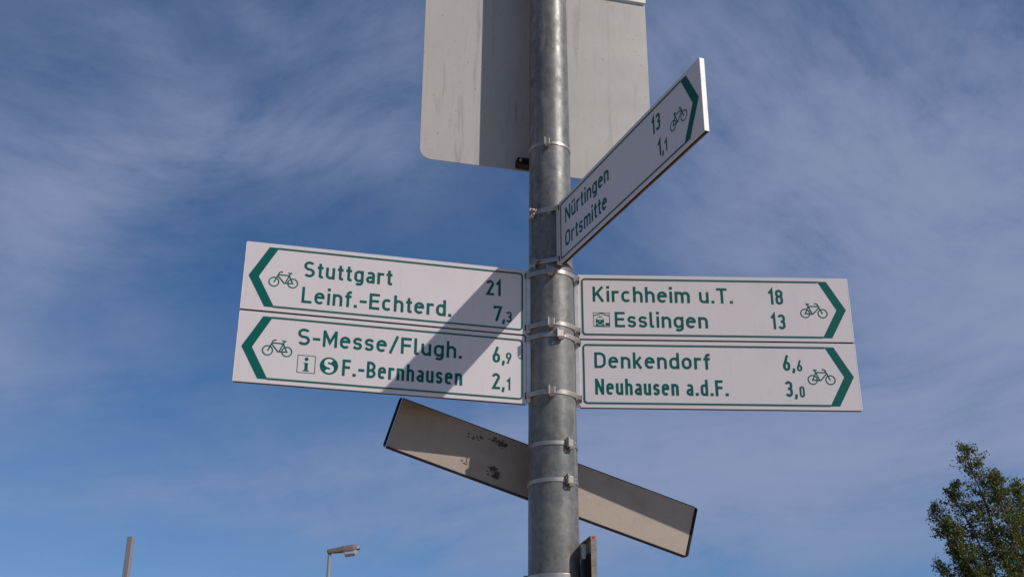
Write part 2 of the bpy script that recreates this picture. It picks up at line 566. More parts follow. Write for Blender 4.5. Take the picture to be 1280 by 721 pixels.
def glyph(c, k, s):
    """-> ink width, list of (points, closed) centre-line strokes; height of capitals is 1"""
    h = s / 2
    X = XH

    def W_(w):
        return max(w * k, 2.2 * s)

    def ring(w, y0=0.0, y1=X, x0=0.0):
        r = min((w - s) / 2, (y1 - y0 - s) / 2)
        a, b, d, e = x0 + h + r, x0 + w - h - r, y0 + h + r, y1 - h - r
        return arc(b, d, r, r, -90, 0) + arc(b, e, r, r, 0, 90) + arc(a, e, r, r, 90, 180) + arc(a, d, r, r, 180, 270)

    if c == ' ':
        return .26 * k, []
    if c == '.':
        return s * 1.15, [([(0.0, s * .575), (s * 1.15, s * .575)], 'dot')]
    if c == ',':
        return s * 1.15, [([(s * .62, s * 1.1), (s * .62, s * .2), (s * .25, -s * .95)], 0)]
    if c == '-':
        w = W_(.42)
        return w, [([(0, .42), (w, .42)], 0)]
    if c == '/':
        w = W_(.52)
        return w, [([(.05, -.04), (w - .05, 1.04)], 0)]
    if c in 'nuühim':
        w = W_(.58)
        r = (w - s) / 2
        if c == 'n' or c == 'h':
            st = [([(h, 0), (h, X if c == 'n' else 1.02)], 0),
                  ([(h, X - h - r * .9 - .02)] + arc(h + r, X - h - r * .95, r, r * .95, 160, 0) + [(w - h, 0)], 0)]
            return w, st
        if c in 'uü':
            st = [([(w - h, X), (w - h, 0)], 0),
                  ([(h, X)] + arc(h + r, h + r * .95, r, r * .95, 180, 340) + [(w - h, h + r * .9)], 0)]
            if c == 'ü':
                dx = s * .52
                st += [([(w * .27 - dx, .93), (w * .27 + dx, .93)], 'bar'), ([(w * .73 - dx, .93), (w * .73 + dx, .93)], 'bar')]
            return w, st
        if c == 'i':
            return s, [([(h, 0), (h, X)], 0), ([(-.01, .96), (s + .01, .96)], 'bar')]
        if c == 'm':
            w = W_(.92)
            r = (w - s) / 4
            st = [([(h, 0), (h, X)], 0)]
            for j in (0, 1):
                x0 = h + 2 * r * j
                st.append(([(x0, X - h - r * .9)] + arc(x0 + r, X - h - r, r, r, 160, 0) + [(x0 + 2 * r, 0)], 0))
            return w, st
    if c == 'r':
        w = W_(.43)
        r = (W_(.58) - s) / 2
        return w, [([(h, 0), (h, X)], 0), ([(h, X - h - r * .9)] + arc(h + r, X - h - r * .95, r, r * .95, 160, 90) + [(w, X - h - .02)], 0)]
    if c == 'o':
        w = W_(.60)
        return w, [(ring(w), 1)]
    if c == 'd':
        w = W_(.60)
        return w, [(ring(w), 1), ([(w - h, 0), (w - h, 1.02)], 0)]
    if c == 'g':
        w = W_(.60)
        r = (w - s) / 2
        return w, [(ring(w), 1), ([(w - h, X)] + arc(w - h - r, -.22 + h + r * .8, r, r * .8, 0, -90) + arc(w - h - r, -.22 + h + r * .8, r * .95, r * .8, -90, -140, 4), 0)]
    if c == 'e':
        w = W_(.60)
        r = (w - s) / 2
        a, b = h + r, w - h - r
        ry = min(r, (X - s) / 2)
        return w, [([(w - h, X / 2 - .02), (w - h, X - h - ry)] + arc(b, X - h - ry, r, ry, 0, 90) + arc(a, X - h - ry, r, ry, 90, 180) +
                    arc(a, h + ry, r, ry, 180, 270) + arc(b, h + ry, r, ry, 270, 318, 5), 0),
                   ([(h, X / 2 - .02 + h), (w - h, X / 2 - .02 + h)], 0)]
    if c == 'c':
        w = W_(.56)
        r = (W_(.60) - s) / 2
        ry = min(r, (X - s) / 2)
        return w, [(arc(h + r, X - h - ry, r, ry, 42, 180) + arc(h + r, h + ry, r, ry, 180, 318), 0)]
    if c == 'a':
        w = W_(.56)
        r = (w - s) / 2
        rb = (.44 - s) / 2 + .005
        st = [([(w - h, 0), (w - h, X - h - r * .8)] + arc(w - h - r, X - h - r * .8, r, r * .8, 0, 145), 0),
              ([(w - h, .44 - h), (h + rb, .44 - h)] + arc(h + rb, h + rb, rb, rb, 90, 270) + [(w * .55, h)] + [(w - h, h + .09)], 0)]
        return w, st
    if c == 's':
        w = W_(.52)
        r = (X - s) / 4
        rx = min(r * 1.05, (w - s) / 2)
        a, b = h + rx, w - h - rx
        return w, [([(w - h * .55, X - h - r * .55)] + arc(b, X - h - r, rx, r, 62, 90, 2) + arc(a, X - h - r, rx, r, 90, 255, 9) + arc(b, h + r, rx, r, 75, -90, 9) +
                    arc(a, h + r, rx, r, 270, 242, 2) + [(h * .45, h + r * .55)], 0)]
    if c == 'S':
        w = W_(.70)
        r = (1 - s) / 4
        rx = min(r * 1.15, (w - s) / 2)
        a, b = h + rx, w - h - rx
        return w, [(arc(b, 1 - h - r, rx, r, 35, 90, 5) + arc(a, 1 - h - r, rx, r, 90, 180) + arc(a, 1 - h - r, rx, r, 180, 250, 6) +
                    arc(b, h + r, rx, r, 70, 0, 6) + arc(b, h + r, rx, r, 0, -90) + arc(a, h + r, rx, r, 270, 213, 5), 0)]
    if c == 't':
        w = W_(.34)
        x = .09 * k + h
        return w, [([(x, .93), (x, h + .07)] + arc(x + .08, h + .07, .08, .07, 180, 270, 5) + [(w, h)], 0), ([(0, X - h), (w, X - h)], 0)]
    if c == 'f':
        w = W_(.38)
        x = .09 * k + h
        return w, [([(x, 0), (x, 1 - h - .1)] + arc(x + .1, 1 - h - .1, .1, .1, 180, 90, 6) + [(w, 1 - h)], 0), ([(0, X - h), (w, X - h)], 0)]
    if c == 'l':
        w = max(s * 1.7, .24 * k)
        return w, [([(h, 1.02), (h, h + .07)] + arc(h + .08, h + .07, .08, .07, 180, 270, 5) + [(w, h)], 0)]
    if c == 'k':
        w = W_(.56)
        return w, [([(h, 0), (h, 1.02)], 0), ([(w - h * 1.1, X), (h, X * .36)], 0), ([(w * .42, X * .52), (w - h * .9, 0)], 0)]
    if c == 'K':
        w = W_(.70)
        return w, [([(h, 0), (h, 1)], 0), ([(w - h * 1.1, 1), (h, .36)], 0), ([(w * .38, .58), (w - h * .9, 0)], 0)]
    if c == 'L':
        w = W_(.60)
        return w, [([(h, 1), (h, h), (w, h)], 0)]
    if c in 'EF':
        w = W_(.62)
        st = [([(w, 1 - h), (h, 1 - h), (h, h if c == 'E' else 0)] + ([(w, h)] if c == 'E' else []), 0), ([(h, .52), (w * .93, .52)], 0)]
        return w, st
    if c == 'T':
        w = W_(.64)
        return w, [([(0, 1 - h), (w, 1 - h)], 0), ([(w / 2, 0), (w / 2, 1 - h)], 0)]
    if c == 'D':
        w = W_(.70)
        r = min(.30, w - s)
        return w, [([(h, h), (h, 1 - h)] + arc(w - h - r, 1 - h - r, r, r, 90, 0) + arc(w - h - r, h + r, r, r, 0, -90), 1)]
    if c == 'B':
        w = W_(.68)
        r1 = (.54 - s) / 2 + .0
        y = .54 - h
        r2 = (1 - h - y) / 2
        return w, [([(w * .4, y), (h, y), (h, h)] + arc(w - h - (y - h) / 2, h + (y - h) / 2, (y - h) / 2, (y - h) / 2, -90, 90) + [(w * .4, y)], 0),
                   ([(h, y), (h, 1 - h)] + arc(w - h - .02 - r2, y + r2, r2, r2, 90, -90) + [(h, y)], 0)]
    if c == 'M':
        w = W_(.82)
        return w, [([(h, 0), (h, 1)], 0), ([(w - h, 0), (w - h, 1)], 0), ([(h * .9, .98), (w / 2, .28), (w - h * .9, .98)], 0)]
    if c == 'N':
        w = W_(.72)
        return w, [([(h, 0), (h, 1)], 0), ([(w - h, 0), (w - h, 1)], 0), ([(h * .95, .97), (w - h * .95, .03)], 0)]
    if c in 'O':
        w = W_(.72)
        return w, [(ring(w, 0, 1), 1)]
    if c == '0':
        w = W_(.60)
        return w, [(ring(w, 0, 1), 1)]
    if c == '1':
        w = max(.36 * k, 1.75 * s)
        return w, [([(w - h, 0), (w - h, 1 - .02), (0 + h * .3, .74)], 0)]
    if c == '2':
        w = W_(.62)
        r = (w - s) / 2
        return w, [(arc(h + r, 1 - h - r, r, r, 175, 0) + arc(h + r, 1 - h - r, r, r, 0, -35, 4) + [(h * 1.2, h), (w, h)], 0)]
    if c == '3':
        w = W_(.60)
        r = (w - s) / 2
        ra = min(r, (1 - s) / 4)
        return w, [(arc(h + r, 1 - h - ra, r, ra, 165, 0) + arc(h + r, .5 + ra, r, ra, 0, -80, 6) + [(w * .42, .53)], 0),
                   ([(w * .42, .53)] + arc(h + r, .53 - ra, r, ra, 80, 0, 6) + arc(h + r, h + ra, r, ra, 0, -165), 0)]
    if c in '69':
        w = W_(.62)
        r = (w - s) / 2
        R_ = .60
        pts = ring(w, 0, R_)
        tail = [(w * .72, 1.0), (h + .015, R_ * .62)]
        if c == '6':
            tail = [(w * .68, 1.0), (h + .02, R_ * .66), (h, R_ * .45)]
            return w, [(pts, 1), (tail, 0)]
        return w, [([(w - x, 1 - y) for x, y in pts], 1), ([(w - x, 1 - y) for x, y in tail], 0)]
    if c == '7':
        w = W_(.60)
        return w, [([(h * .7, .80), (h * .7, 1 - h), (w - h * .8, 1 - h), (w * .30, 0)], 0)]
    if c == '8':
        w = W_(.60)
        return w, [(ring(w, .47, 1, 0), 1), (ring(w, 0, .47 + s, 0), 1)]
    raise ValueError(c)


def text_width(txt, k, s, gap):
    x = 0
    for i, c in enumerate(txt):
        x += glyph(c, k, s)[0] + (gap if i < len(txt) - 1 else 0)
    return x


def lettering(name, txt, x0, x1, base, cap, parent, s=.155, k=None, y0=.0004):
    """text fitted between x0 and x1 (mm) on the baseline base (mm), capitals cap mm high"""
    target = (x1 - x0) / cap
    lo, hi = .3, 1.6
    gf = lambda kk: .055 + .105 * kk
    if k is None:
        for _ in range(40):
            k = (lo + hi) / 2
            if text_width(txt, k, s, gf(k)) > target: hi = k
            else: lo = k
    gap = gf(k)
    F = Flat(y0)
    x = 0
    u = cap / 1000
    for c in txt:
        if c == ' ':
            F.build(name, M_GREEN, parent)
            F = Flat(y0)
        w, st = glyph(c, k, s)
        for pts, closed in st:
            if closed == 'bar' or closed == 'dot':
                F.stroke([(x0 / 1000 + (x + a) * u, base / 1000 + b * u) for a, b in pts], s * u * 1.12)
            else:
                F.stroke([(x0 / 1000 + (x + a) * u, base / 1000 + b * u) for a, b in pts], s * u, bool(closed))
        x += w + gap
    return F.build(name, M_GREEN, parent)


def bicycle(x, y, w, flip, parent):
    """pictogram, x..x+w wide with its wheels on y (mm)"""
    F = Flat()
    sc_ = w / 402.0 / 1000
    ox = (x + w) / 1000 if flip else x / 1000

    def P(px, py):
        a = (px - 78) * sc_
        return (ox - a if flip else ox + a, y / 1000 + (322 - py) * sc_)
    lw = 16.5 * sc_
    for cx in (151, 406):
        F.stroke([P(cx + 66 * cos(t * 2 * pi / 32), 250 - 66 * sin(t * 2 * pi / 32)) for t in range(32)], lw, True)
    for ln in ([(168, 102), (222, 102)], [(188, 104), (205, 142), (252, 256)], [(203, 139), (347, 139)],
               [(203, 145), (151, 254), (268, 258), (356, 158)], [(296, 95), (325, 95), (341, 108), (404, 254)]):
        F.stroke([P(*p) for p in ln], lw * 1.05)
    return F.build('bicycle_symbol', M_GREEN, parent)


# ------------------------------------------------------------------ destination boards
BT = .0128      # board thickness
BW, BH = .8, .2


def board(label, inner, heading, left, rows, bike, extra=None, dz=0.0):
    """inner: point (camera-relative) of the inner top front corner; heading outward (radians)"""
    d = Vector((cos(heading), sin(heading), 0))
    inner = Vector(inner)
    if left:
        org = inner + d * BW
        rz = heading - pi
    else:
        org = inner
        rz = heading
    org = org + Vector((0, 0, 1.6 - BH - dz))
    t = empty('direction_board', org, rz)
    tag(t, label, 'sign', 'white cycle route boards with green lettering')
    bm = bmesh.new()
    box(bm, 0.0, BW, 0, .0022, -.0012, BH + .0012, .0005, 1)
    from_bm('front_panel', bm, [M_FACE], t)
    bm = bmesh.new()
    box(bm, 0.0, BW, .0085, BT, -.0012, BH + .0012, .0006, 1)
    from_bm('back_panel', bm, [M_EDGE], t)
    bm = bmesh.new()
    box(bm, .001, BW - .001, .0023, .0084, .0015, BH - .0015)
    from_bm('core', bm, [M_CORE], t)
    bm = bmesh.new()
    xo = (-.0022, -.0001) if left else (BW + .0001, BW + .0022)
    box(bm, xo[0], xo[1], -.0002, BT + .0002, .0, BH, .0005, 1)
    from_bm('end_cap', bm, [M_CAP], t)
    # rail on the post side
    bm = bmesh.new()
    xi = (BW + .0002, BW + .0125) if left else (-.0125, -.0002)
    mid = BT / 2
    pts = [(xi[0], mid - .011), (xi[1], mid - .011), (xi[1], mid + .011), (xi[0], mid + .011)]
    prism(bm, pts, .004, BH - .004, 'z', .0008, 1)
    from_bm('mounting_rail', bm, [M_RAIL], t)
    # green chevron and border

    def X(v):
        return (800 - v if left else v) / 1000
    F = Flat()
    F.poly([(X(738), .1895), (X(788), .0990), (X(738.5), .0105), (X(711.5), .0105), (X(760), .0985), (X(711.5), .1895)])
    F.build('arrow_head', M_GREEN, t)
    F = Flat(.0014)
    pts = [(X(713), .1875)] + [(X(a / 1.0), b / 1000) for a, b in arc(21, 178.5, 9, 9, 90, 180, 6)] + \
          [(X(a), b / 1000) for a, b in arc(21, 21.5, 9, 9, 180, 270, 6)] + [(X(713), .0125)]
    F.stroke(pts, .0043)
    F.build('border_line', M_GREEN, t)
    for kind, txt, x0, x1, base, cap, s in rows:
        lettering(kind, txt, x0, x1, base, cap, t, s)
    bicycle(bike[0], bike[1], bike[2], left, t)
    if extra:
        extra(t)
    # mounting screws and small rivets on the face
    return t


N1, N2 = .155, .158


def info_symbols(t):
    F = Flat()
    F.stroke([(.1635, .0375), (.2105, .0375), (.2105, .0865), (.1635, .0865)], .0018, True)
    F.disc(.187, .0765, .0052)
    F.poly([(.180, .0660), (.1915, .0660), (.1915, .0450), (.1955, .0450), (.1955, .0420), (.1785, .0420), (.1785, .0450), (.1830, .0450), (.1830, .0630), (.180, .0630)])
    F.build('information_symbol', M_GREEN, t)
    F = Flat()
    F.disc(.2480, .0625, .0248, 40)
    F.k = 10
    w, st = glyph('S', .95, .23)
    F.stroke([(.2480 + (a - w / 2) * .040, .0625 + (b - .5) * .040) for a, b in st[0][0]], .23 * .040, mi=1)
    F.build('suburban_rail_symbol', [M_GREEN, M_WHITE], t)


def train_symbol(t):
    F = Flat()
    x0, z0 = .0425, .0365
    e = .048 / 430.0            # symbol drawn on a 430 x 400 grid

    def P(a, b):
        return (x0 + a * e, z0 + (400 - b) * e)
    F.stroke([P(5, 5), P(420, 5), P(430, 395), P(15, 395)], .0016, True)
    F.stroke([P(10, 95), P(215, 22), P(425, 98)], .0028)
    F.stroke([P(150, 75), P(170, 130), P(235, 92)], .0011)
    body = [P(70, 200), P(85, 165), P(120, 132), P(170, 126), P(220, 132), P(258, 165), P(275, 200), P(278, 300), P(262, 325), P(85, 325), P(70, 300)]
    F.poly(body)
    F.poly([P(92, 200), P(105, 165), P(135, 148), P(205, 148), P(238, 165), P(252, 200)], 1)
    F.disc(*P(172, 245), .0016, 12, 1)
    F.disc(*P(105, 298), .0017, 12, 1)
    F.disc(*P(242, 298), .0017, 12, 1)
    F.poly([P(75, 335), P(275, 335), P(300, 385), P(45, 385)])
    F.poly([P(120, 345), P(230, 345), P(235, 362), P(115, 362)], 1)
    F.poly([P(320, 290), P(415, 290), P(418, 370), P(318, 370)])
    F.build('train_station_symbol', [M_GREEN, M_WHITE], t)


L0, LH = (0.0411, 3.1095, 1.4135), 3.3804
R0, RH = (0.1945, 3.1439, 1.4154), 0.0271
N0, NH = (0.1377, 3.0561, 1.6084), -1.1812
PN, DN = 'place_name', 'distance'
board('white board reading Stuttgart and Leinf.-Echterd., upper of the left pair', L0, LH, True, [
    (PN, 'Stuttgart', 160.5, 408.6, 110.3, 48, N1), (PN, 'Leinf.-Echterd.', 160.5, 581, 32, 48, N1),
    (DN, '21', 681, 724.3, 110.3, 47.5, N2), (DN, '7', 704.5, 727.8, 31.8, 47.5, N2), (DN, ',', 729.5, 736, 31.5, 47, .15),
    (DN, '3', 740.4, 757.2, 31.3, 33.5, N2)], (66.8, 72, 80.8))
board('white board reading S-Messe/Flugh. and F.-Bernhausen, lower of the left pair', L0, LH, True, [
    (PN, 'S-Messe/Flugh.', 159, 613.7, 116, 48, N1), (PN, 'F.-Bernhausen', 284, 616.5, 37.6, 47.5, N2),
    (DN, '6', 702.2, 723.7, 114, 47.5, N2), (DN, ',', 729.5, 736, 114, 47, .15), (DN, '9', 740.8, 757, 113.5, 33.5, N2),
    (DN, '2', 701, 724.2, 35.3, 47.5, N2), (DN, ',', 729.5, 736, 35.3, 47, .15), (DN, '1', 743.5, 754, 35.3, 33.5, N2)],
    (66.6, 78, 80.8), info_symbols, dz=.2074)
board('white board reading Kirchheim u.T. and Esslingen, upper of the right pair', R0, RH, False, [
    (PN, 'Kirchheim u.T.', 42.5, 455.8, 115.3, 48.5, N1), (PN, 'Esslingen', 105.5, 377.5, 36, 48, N1),
    (DN, '18', 563, 604.8, 114.3, 47.5, N2), (DN, '13', 564, 605, 36.3, 47, N2)],
    (652, 73, 80.8), train_symbol)
board('white board reading Denkendorf and Neuhausen a.d.F., lower of the right pair', R0, RH, False, [
    (PN, 'Denkendorf', 42.5, 375.8, 117, 48, N1), (PN, 'Neuhausen a.d.F.', 43, 423, 37.3, 47.5, N2),
    (DN, '6', 586.5, 607, 116, 47.5, N2), (DN, ',', 612.5, 619, 116, 47, .15), (DN, '6', 626.3, 641, 114.8, 33.5, N2),
    (DN, '3', 586, 607.5, 37.8, 47, N2), (DN, ',', 612.5, 619, 37.8, 47, .15), (DN, '0', 627, 641.5, 36.5, 33.5, N2)],
    (653.5, 75, 80.8), None, dz=.2074)
board('white board reading Nürtingen and Ortsmitte, pointing up and towards the viewer', N0, NH, False, [
    (PN, 'Nürtingen', 42.5, 321, 115, 48.5, N1), (PN, 'Ortsmitte', 40.5, 305, 38, 49, N1),
    (DN, '13', 564, 606, 117.5, 47.5, N2), (DN, '1', 588, 603, 41.5, 45, N2), (DN, ',', 608, 614.5, 41, 46, .15), (DN, '1', 620, 633, 38.8, 33.5, N2)],
    (652, 74, 80.8))


# ------------------------------------------------------------------ big plates on the far side of the post
HB = radians(14.3)


def frame_at(h, D_):
    """origin at the axis, pushed D_ metres away from the camera along the plate normal"""
    return Vector((AX.x - sin(h) * D_, AX.y + cos(h) * D_, 0))


def plate(name_label, cat, h, D_, x0, x1, z0, z1, r, m_back, group, cn=(1, 1, 0, 0), thick=.0028):
    o = frame_at(h, D_)
    t = empty('traffic_sign_plate', (o.x, o.y, z0 + 1.6), h)
    tag(t, name_label, cat, group)
    bm = bmesh.new()
    prism(bm, rrect(x0, x1, 0, z1 - z0, r, 8, cn), 0, thick, 'y', .0005, 1)
    from_bm('sheet', bm, [m_back], t)
    bm = bmesh.new()
    prism(bm, rrect(x0 + .002, x1 - .002, .002, z1 - z0 - .002, r, 8, cn), thick + .0002, thick + .0006, 'y')
    from_bm('front_film', bm, [M_WHITE], t)
    return t


t = plate('large grey plate seen from behind, with the post shadow down its left half', 'sign', HB, .1055, -.3880, .3835, 1.810, 2.533, .034, M_BACK,
          'large rectangular plates clamped behind the post')
for zz in (.0175, .70):
    bm = bmesh.new()
    box(bm, -.082, .052, -.032, -.0006, zz - .012, zz + .012, .001, 1)
    b_ = from_bm('bracket', bm, [M_BLACK], t)
    bm = bmesh.new()
    for xx in (-.074,):
        cyl(bm, (xx, -.0395, zz), (xx, -.0322, zz), .0045, n=6)
    from_bm('bolt', bm, [M_STEEL], b_)
t2 = plate('plate seen from behind with bright light painted into its colour, only its bottom edge in view at the top', 'sign', HB,   .0965, -.3880, .3835, 2.5340, 2.9340, .034, M_BACK_LIT,
           'large rectangular plates clamped behind the post', (0, 0, 1, 1), .0085)
for zz in (.06, .34):
    bm = bmesh.new()
    box(bm, -.052, .052, -.028, -.0006, zz - .012, zz + .012, .001, 1)
    from_bm('bracket', bm, [M_BLACK], t2)

# ------------------------------------------------------------------ the drooping board
dh, dt, dr = radians(15.62), radians(2.46), radians(-16.38)
d = Vector((cos(dh), sin(dh), 0))
n = Vector((-sin(dh), cos(dh), 0))
u2 = Vector((0, 0, 1)) * cos(dt) + n * sin(dt)
a_ = d * cos(dr) + u2 * sin(dr)
b_ = -d * sin(dr) + u2 * cos(dr)
c_ = a_.cross(b_)          # towards the camera
t = empty('drooping_board')
Mx = Matrix((a_, -c_, b_)).transposed().to_4x4()
Mx.translation = Vector((.0949, 3.2469, .8318 + 1.6))
t.matrix_world = Mx
tag(t, 'dull grey narrow board seen from behind, tilted down to the right below the white boards', 'sign')
HL, HH = .9266 / 2, .1511 / 2
bm = bmesh.new()
box(bm, -HL + .009, HL - .009, 0, .012, -HH + .0012, HH - .001, .0006, 1)
from_bm('panel', bm, [M_BARE], t)
for sg in (-1, 1):
    bm = bmesh.new()
    x0, x1 = (HL - .0070, HL) if sg > 0 else (-HL, -HL + .0070)
    prism(bm, rrect(x0, x1, -HH, HH, .0065, 4, (sg < 0, sg > 0, sg > 0, sg < 0)), -.0015, .0135, 'y', .0005, 1)
    from_bm('edge_trim', bm, [M_BLACK], t)
for z0, z1 in ((-HH - .0018, -HH + .0008), (HH - .0006, HH + .0006)):
    bm = bmesh.new()
    box(bm, -HL + .009, HL - .009, -.0015, .0135, z0, z1, .0004, 1)
    from_bm('edge_strip', bm, [M_BLACK], t)
rnd = random.Random(5)


def blotch(cx, cz, w, hgt, nn, big=1.0):
    """torn remains of a sticker: many thin ragged flakes"""
    F = Flat(.0003)
    seeds = [(cx + rnd.gauss(0, w * .4), cz + rnd.gauss(0, hgt * .4)) for _ in range(6)]
    for _ in range(nn):
        sx, sz = rnd.choice(seeds)
        x = sx + rnd.gauss(0, .0035 * big)
        z = sz + rnd.gauss(0, .0028 * big)
        r = rnd.uniform(.0006, .0024) * big
        m_ = rnd.randint(5, 8)
        ph = rnd.uniform(0, 6)
        st = rnd.uniform(.6, 2.4)
        F.poly([(x + r * st * rnd.uniform(.4, 1.3) * cos(ph + 2 * pi * i / m_), z + r * rnd.uniform(.4, 1.3) * sin(ph + 2 * pi * i / m_)) for i in range(m_)])
    return F.build('sticker_residue', M_GRIME, t)


blotch(-.226, .046, .036, .010, 34)
blotch(-.150, .050, .022, .008, 60, 1.5)
blotch(-.232, -.040, .014, .010, 20)
blotch(-.150, -.036, .018, .018, 60, 1.6)
# clamp profile between the board and the post
bm = bmesh.new()
box(bm, -.03, .03, -.026, -.0006, -.012, .012, .001, 1)
from_bm('bracket', bm, [M_BLACK], t)

# ------------------------------------------------------------------ small plate low on the right of the post
hp = radians(-79.7)
td = Vector((cos(hp), sin(hp), 0))
nd = Vector((-sin(hp), cos(hp), 0))
o = Vector((AX.x, AX.y, 0)) + nd * .079
t = empty('small_sign_plate', (o.x, o.y, .627 + 1.6), hp)
tag(t, 'small plate with folded rim seen almost edge on, low beside the post', 'sign')
bm = bmesh.new()
prism(bm, rrect(-.104, .104, -.34, 0, .012, 6), .0075, .0105, 'y', .0005, 1)
from_bm('sheet', bm, [M_BARE], t)
bm = bmesh.new()      # folded rim
o1 = rrect(-.105, .105, -.341, .001, .012, 6)
i1 = rrect(-.102, .102, -.338, -.002, .009, 6)
for y0, y1 in ((-.0030, .0115),):
    A = [bm.verts.new((x, y0, z)) for x, z in o1]
    B = [bm.verts.new((x, y1, z)) for x, z in o1]
    C_ = [bm.verts.new((x, y0, z)) for x, z in i1]
    E_ = [bm.verts.new((x, y1, z)) for x, z in i1]
    m_ = len(o1)
    for i in range(m_):
        j = (i + 1) % m_
        bm.faces.new((A[i], A[j], B[j], B[i]))
        bm.faces.new((C_[i], C_[j], E_[j], E_[i]))
        bm.faces.new((A[i], A[j], C_[j], C_[i]))
        bm.faces.new((B[i], B[j], E_[j], E_[i]))
from_bm('folded_rim', bm, [M_RIM], t)
F = Flat()
bm = bmesh.new()
prism(bm, rrect(-.1045, .1045, -.3405, .0005, .012, 6), .0117, .0121, 'y')
from_bm('front_film', bm, [M_BARE], t)
bm = bmesh.new()
prism(bm, [(.003, -.0065), (.0065, -.0085), (.0095, -.005), (.0105, -.0015), (.0055, -.0005), (.001, -.003)], .1051, .1056, 'x')
from_bm('red_paint_fleck', bm, [M_RED], t)
bm = bmesh.new()
box(bm, .028, .050, -.0145, -.0032, -.050, -.012, .0008, 1)
from_bm('mounting_rail', bm, [M_RAIL], t)
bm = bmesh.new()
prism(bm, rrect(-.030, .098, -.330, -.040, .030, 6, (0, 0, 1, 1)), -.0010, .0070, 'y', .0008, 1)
from_bm('black_slab', bm, [M_BLACK], t)  # black slab with a rounded top over the lower back of the sheet


# ------------------------------------------------------------------ band clamps
def hull(pts):
    pts = sorted(set((round(x, 6), round(y, 6)) for x, y in pts))

    def half(ps):
        h_ = []
        for p in ps:
            while len(h_) > 1 and (h_[-1][0] - h_[-2][0]) * (p[1] - h_[-2][1]) - (h_[-1][1] - h_[-2][1]) * (p[0] - h_[-2][0]) <= 0:
                h_.pop()
            h_.append(p)
        return h_
    a, b = half(pts), half(pts[::-1])
    return a[:-1] + b[:-1]


def clamp(z, holds, buckle_deg, label, height=.0125, size=1.0, tilt=0.0):
    """z above the camera; holds: list of (heading, reach, half width) the band reaches around; buckle at an angle seen from the axis"""
    R_ = pole_r(z) + .0004
    pts = [(R_ * cos(2 * pi * i / 72), R_ * sin(2 * pi * i / 72)) for i in range(72)]
    for hd, reach, hw in holds:
        for sg in (-1, 1):
            pts.append((reach * cos(hd) - sg * hw * sin(hd), reach * sin(hd) + sg * hw * cos(hd)))
    H = [Vector(p) for p in hull(pts)]
    t = empty('band_clamp', (AX.x, AX.y, z + 1.6))
    tag(t, label, 'clamp', 'steel band clamps round the post')
    bm = bmesh.new()
    n_ = len(H)
    th = .0018
    outp = []
    for i in range(n_):
        e1 = (H[i] - H[i - 1]).normalized()
        e2 = (H[(i + 1) % n_] - H[i]).normalized()
        m_ = (Vector((e1.y, -e1.x)) + Vector((e2.y, -e2.x))).normalized()
        outp.append(m_)
    ring_ = []
    hh = height / 2
    for i in range(n_):
        p, m_ = H[i], outp[i]
        dzt = tilt * p.x
        row = [bm.verts.new((q.x, q.y, zz + dzt)) for q, zz in ((p, -hh), (p + m_ * th * .7, -hh), (p + m_ * th, -hh + .0012), (p + m_ * th, hh - .0012), (p + m_ * th * .7, hh), (p, hh))]
        ring_.append(row)
    for i in range(n_):
        a, b = ring_[i], ring_[(i + 1) % n_]
        for j in range(5):
            bm.faces.new((a[j], b[j], b[j + 1], a[j + 1]))
    from_bm('band', bm, [M_STEEL], t)
    for hd, reach, hw in holds:
        if reach < .0765:
            continue
        bc = bmesh.new()
        box(bc, reach + .0012, reach + .0040, -hw * .9, hw * .9, -hh - .003, hh + .002, .0006, 1)
        co = from_bm('hook', bc, [M_HOOK_SHADE], t)
        co.rotation_euler = (0, 0, hd)
    # buckle: folded housing with a tail loop and a screw
    A = radians(buckle_deg)
    dirv = Vector((cos(A), sin(A)))
    rr = max((p.dot(dirv) for p in H))
    bk = bmesh.new()
    size *= 1.3
    w = .0062 * size
    box(bk, -w, w, -.0095, -.0006, -.0100, .0112, .0020, 2)
    box(bk, -w * 1.3, -w * .7, -.0120, -.0004, -.0125, .0150, .0014, 2)
    for v in bk.verts:
        v.co.z += tilt * rr * cos(A)
    bko = from_bm('buckle', bk, [M_STEEL], t)
    bko.location = (dirv.x * (rr + th), dirv.y * (rr + th), 0)
    bko.rotation_euler = (0, 0, A + pi / 2)
    bm = bmesh.new()
    # tail: strip bent back over the housing, hanging below it
    prof = [(-.0006, -.0088), (-.0012, -.0150), (-.0060, -.0190), (-.0118, -.0170), (-.0135, -.0115)]
    prev = None
    for (yy, zz) in prof:
        cur = [bm.verts.new((sx * .0052 * size, yy, zz)) for sx in (-1, 1)] + [bm.verts.new((sx * .0052 * size, yy + .0009, zz + .0007)) for sx in (1, -1)]
        if prev:
            for i in range(4):
                bm.faces.new((prev[i], prev[(i + 1) % 4], cur[(i + 1) % 4], cur[i]))
        else:
            bm.faces.new(cur)
        prev = cur
    bm.faces.new(prev)
    from_bm('tail', bm, [M_STEEL], bko)
    bm = bmesh.new()
    cyl(bm, (w + .0002, -.0052, .0030), (w + .0052, -.0052, .0030), .0042, n=6)
    cyl(bm, (w + .0050, -.0052, .0030), (w + .0110, -.0052, .0030), .0019, n=8)
    from_bm('screw', bm, [M_STEEL], bko)
    bm = bmesh.new()
    box(bm, -w * .62, w * .95, -.0070, -.0006, -.0160, -.0102, .0006, 1)
    from_bm('buckle_shade', bm, [M_HOOK_SHADE], bko)  # dark block standing in for the shadow under the housing
    bm = bmesh.new()
    cyl(bm, (-w * 1.35 - .0030, -.0045, .0035), (-w * 1.35 - .0002, -.0045, .0035), .0022, n=10)
    from_bm('screw', bm, [M_STEEL], bko)
    return t


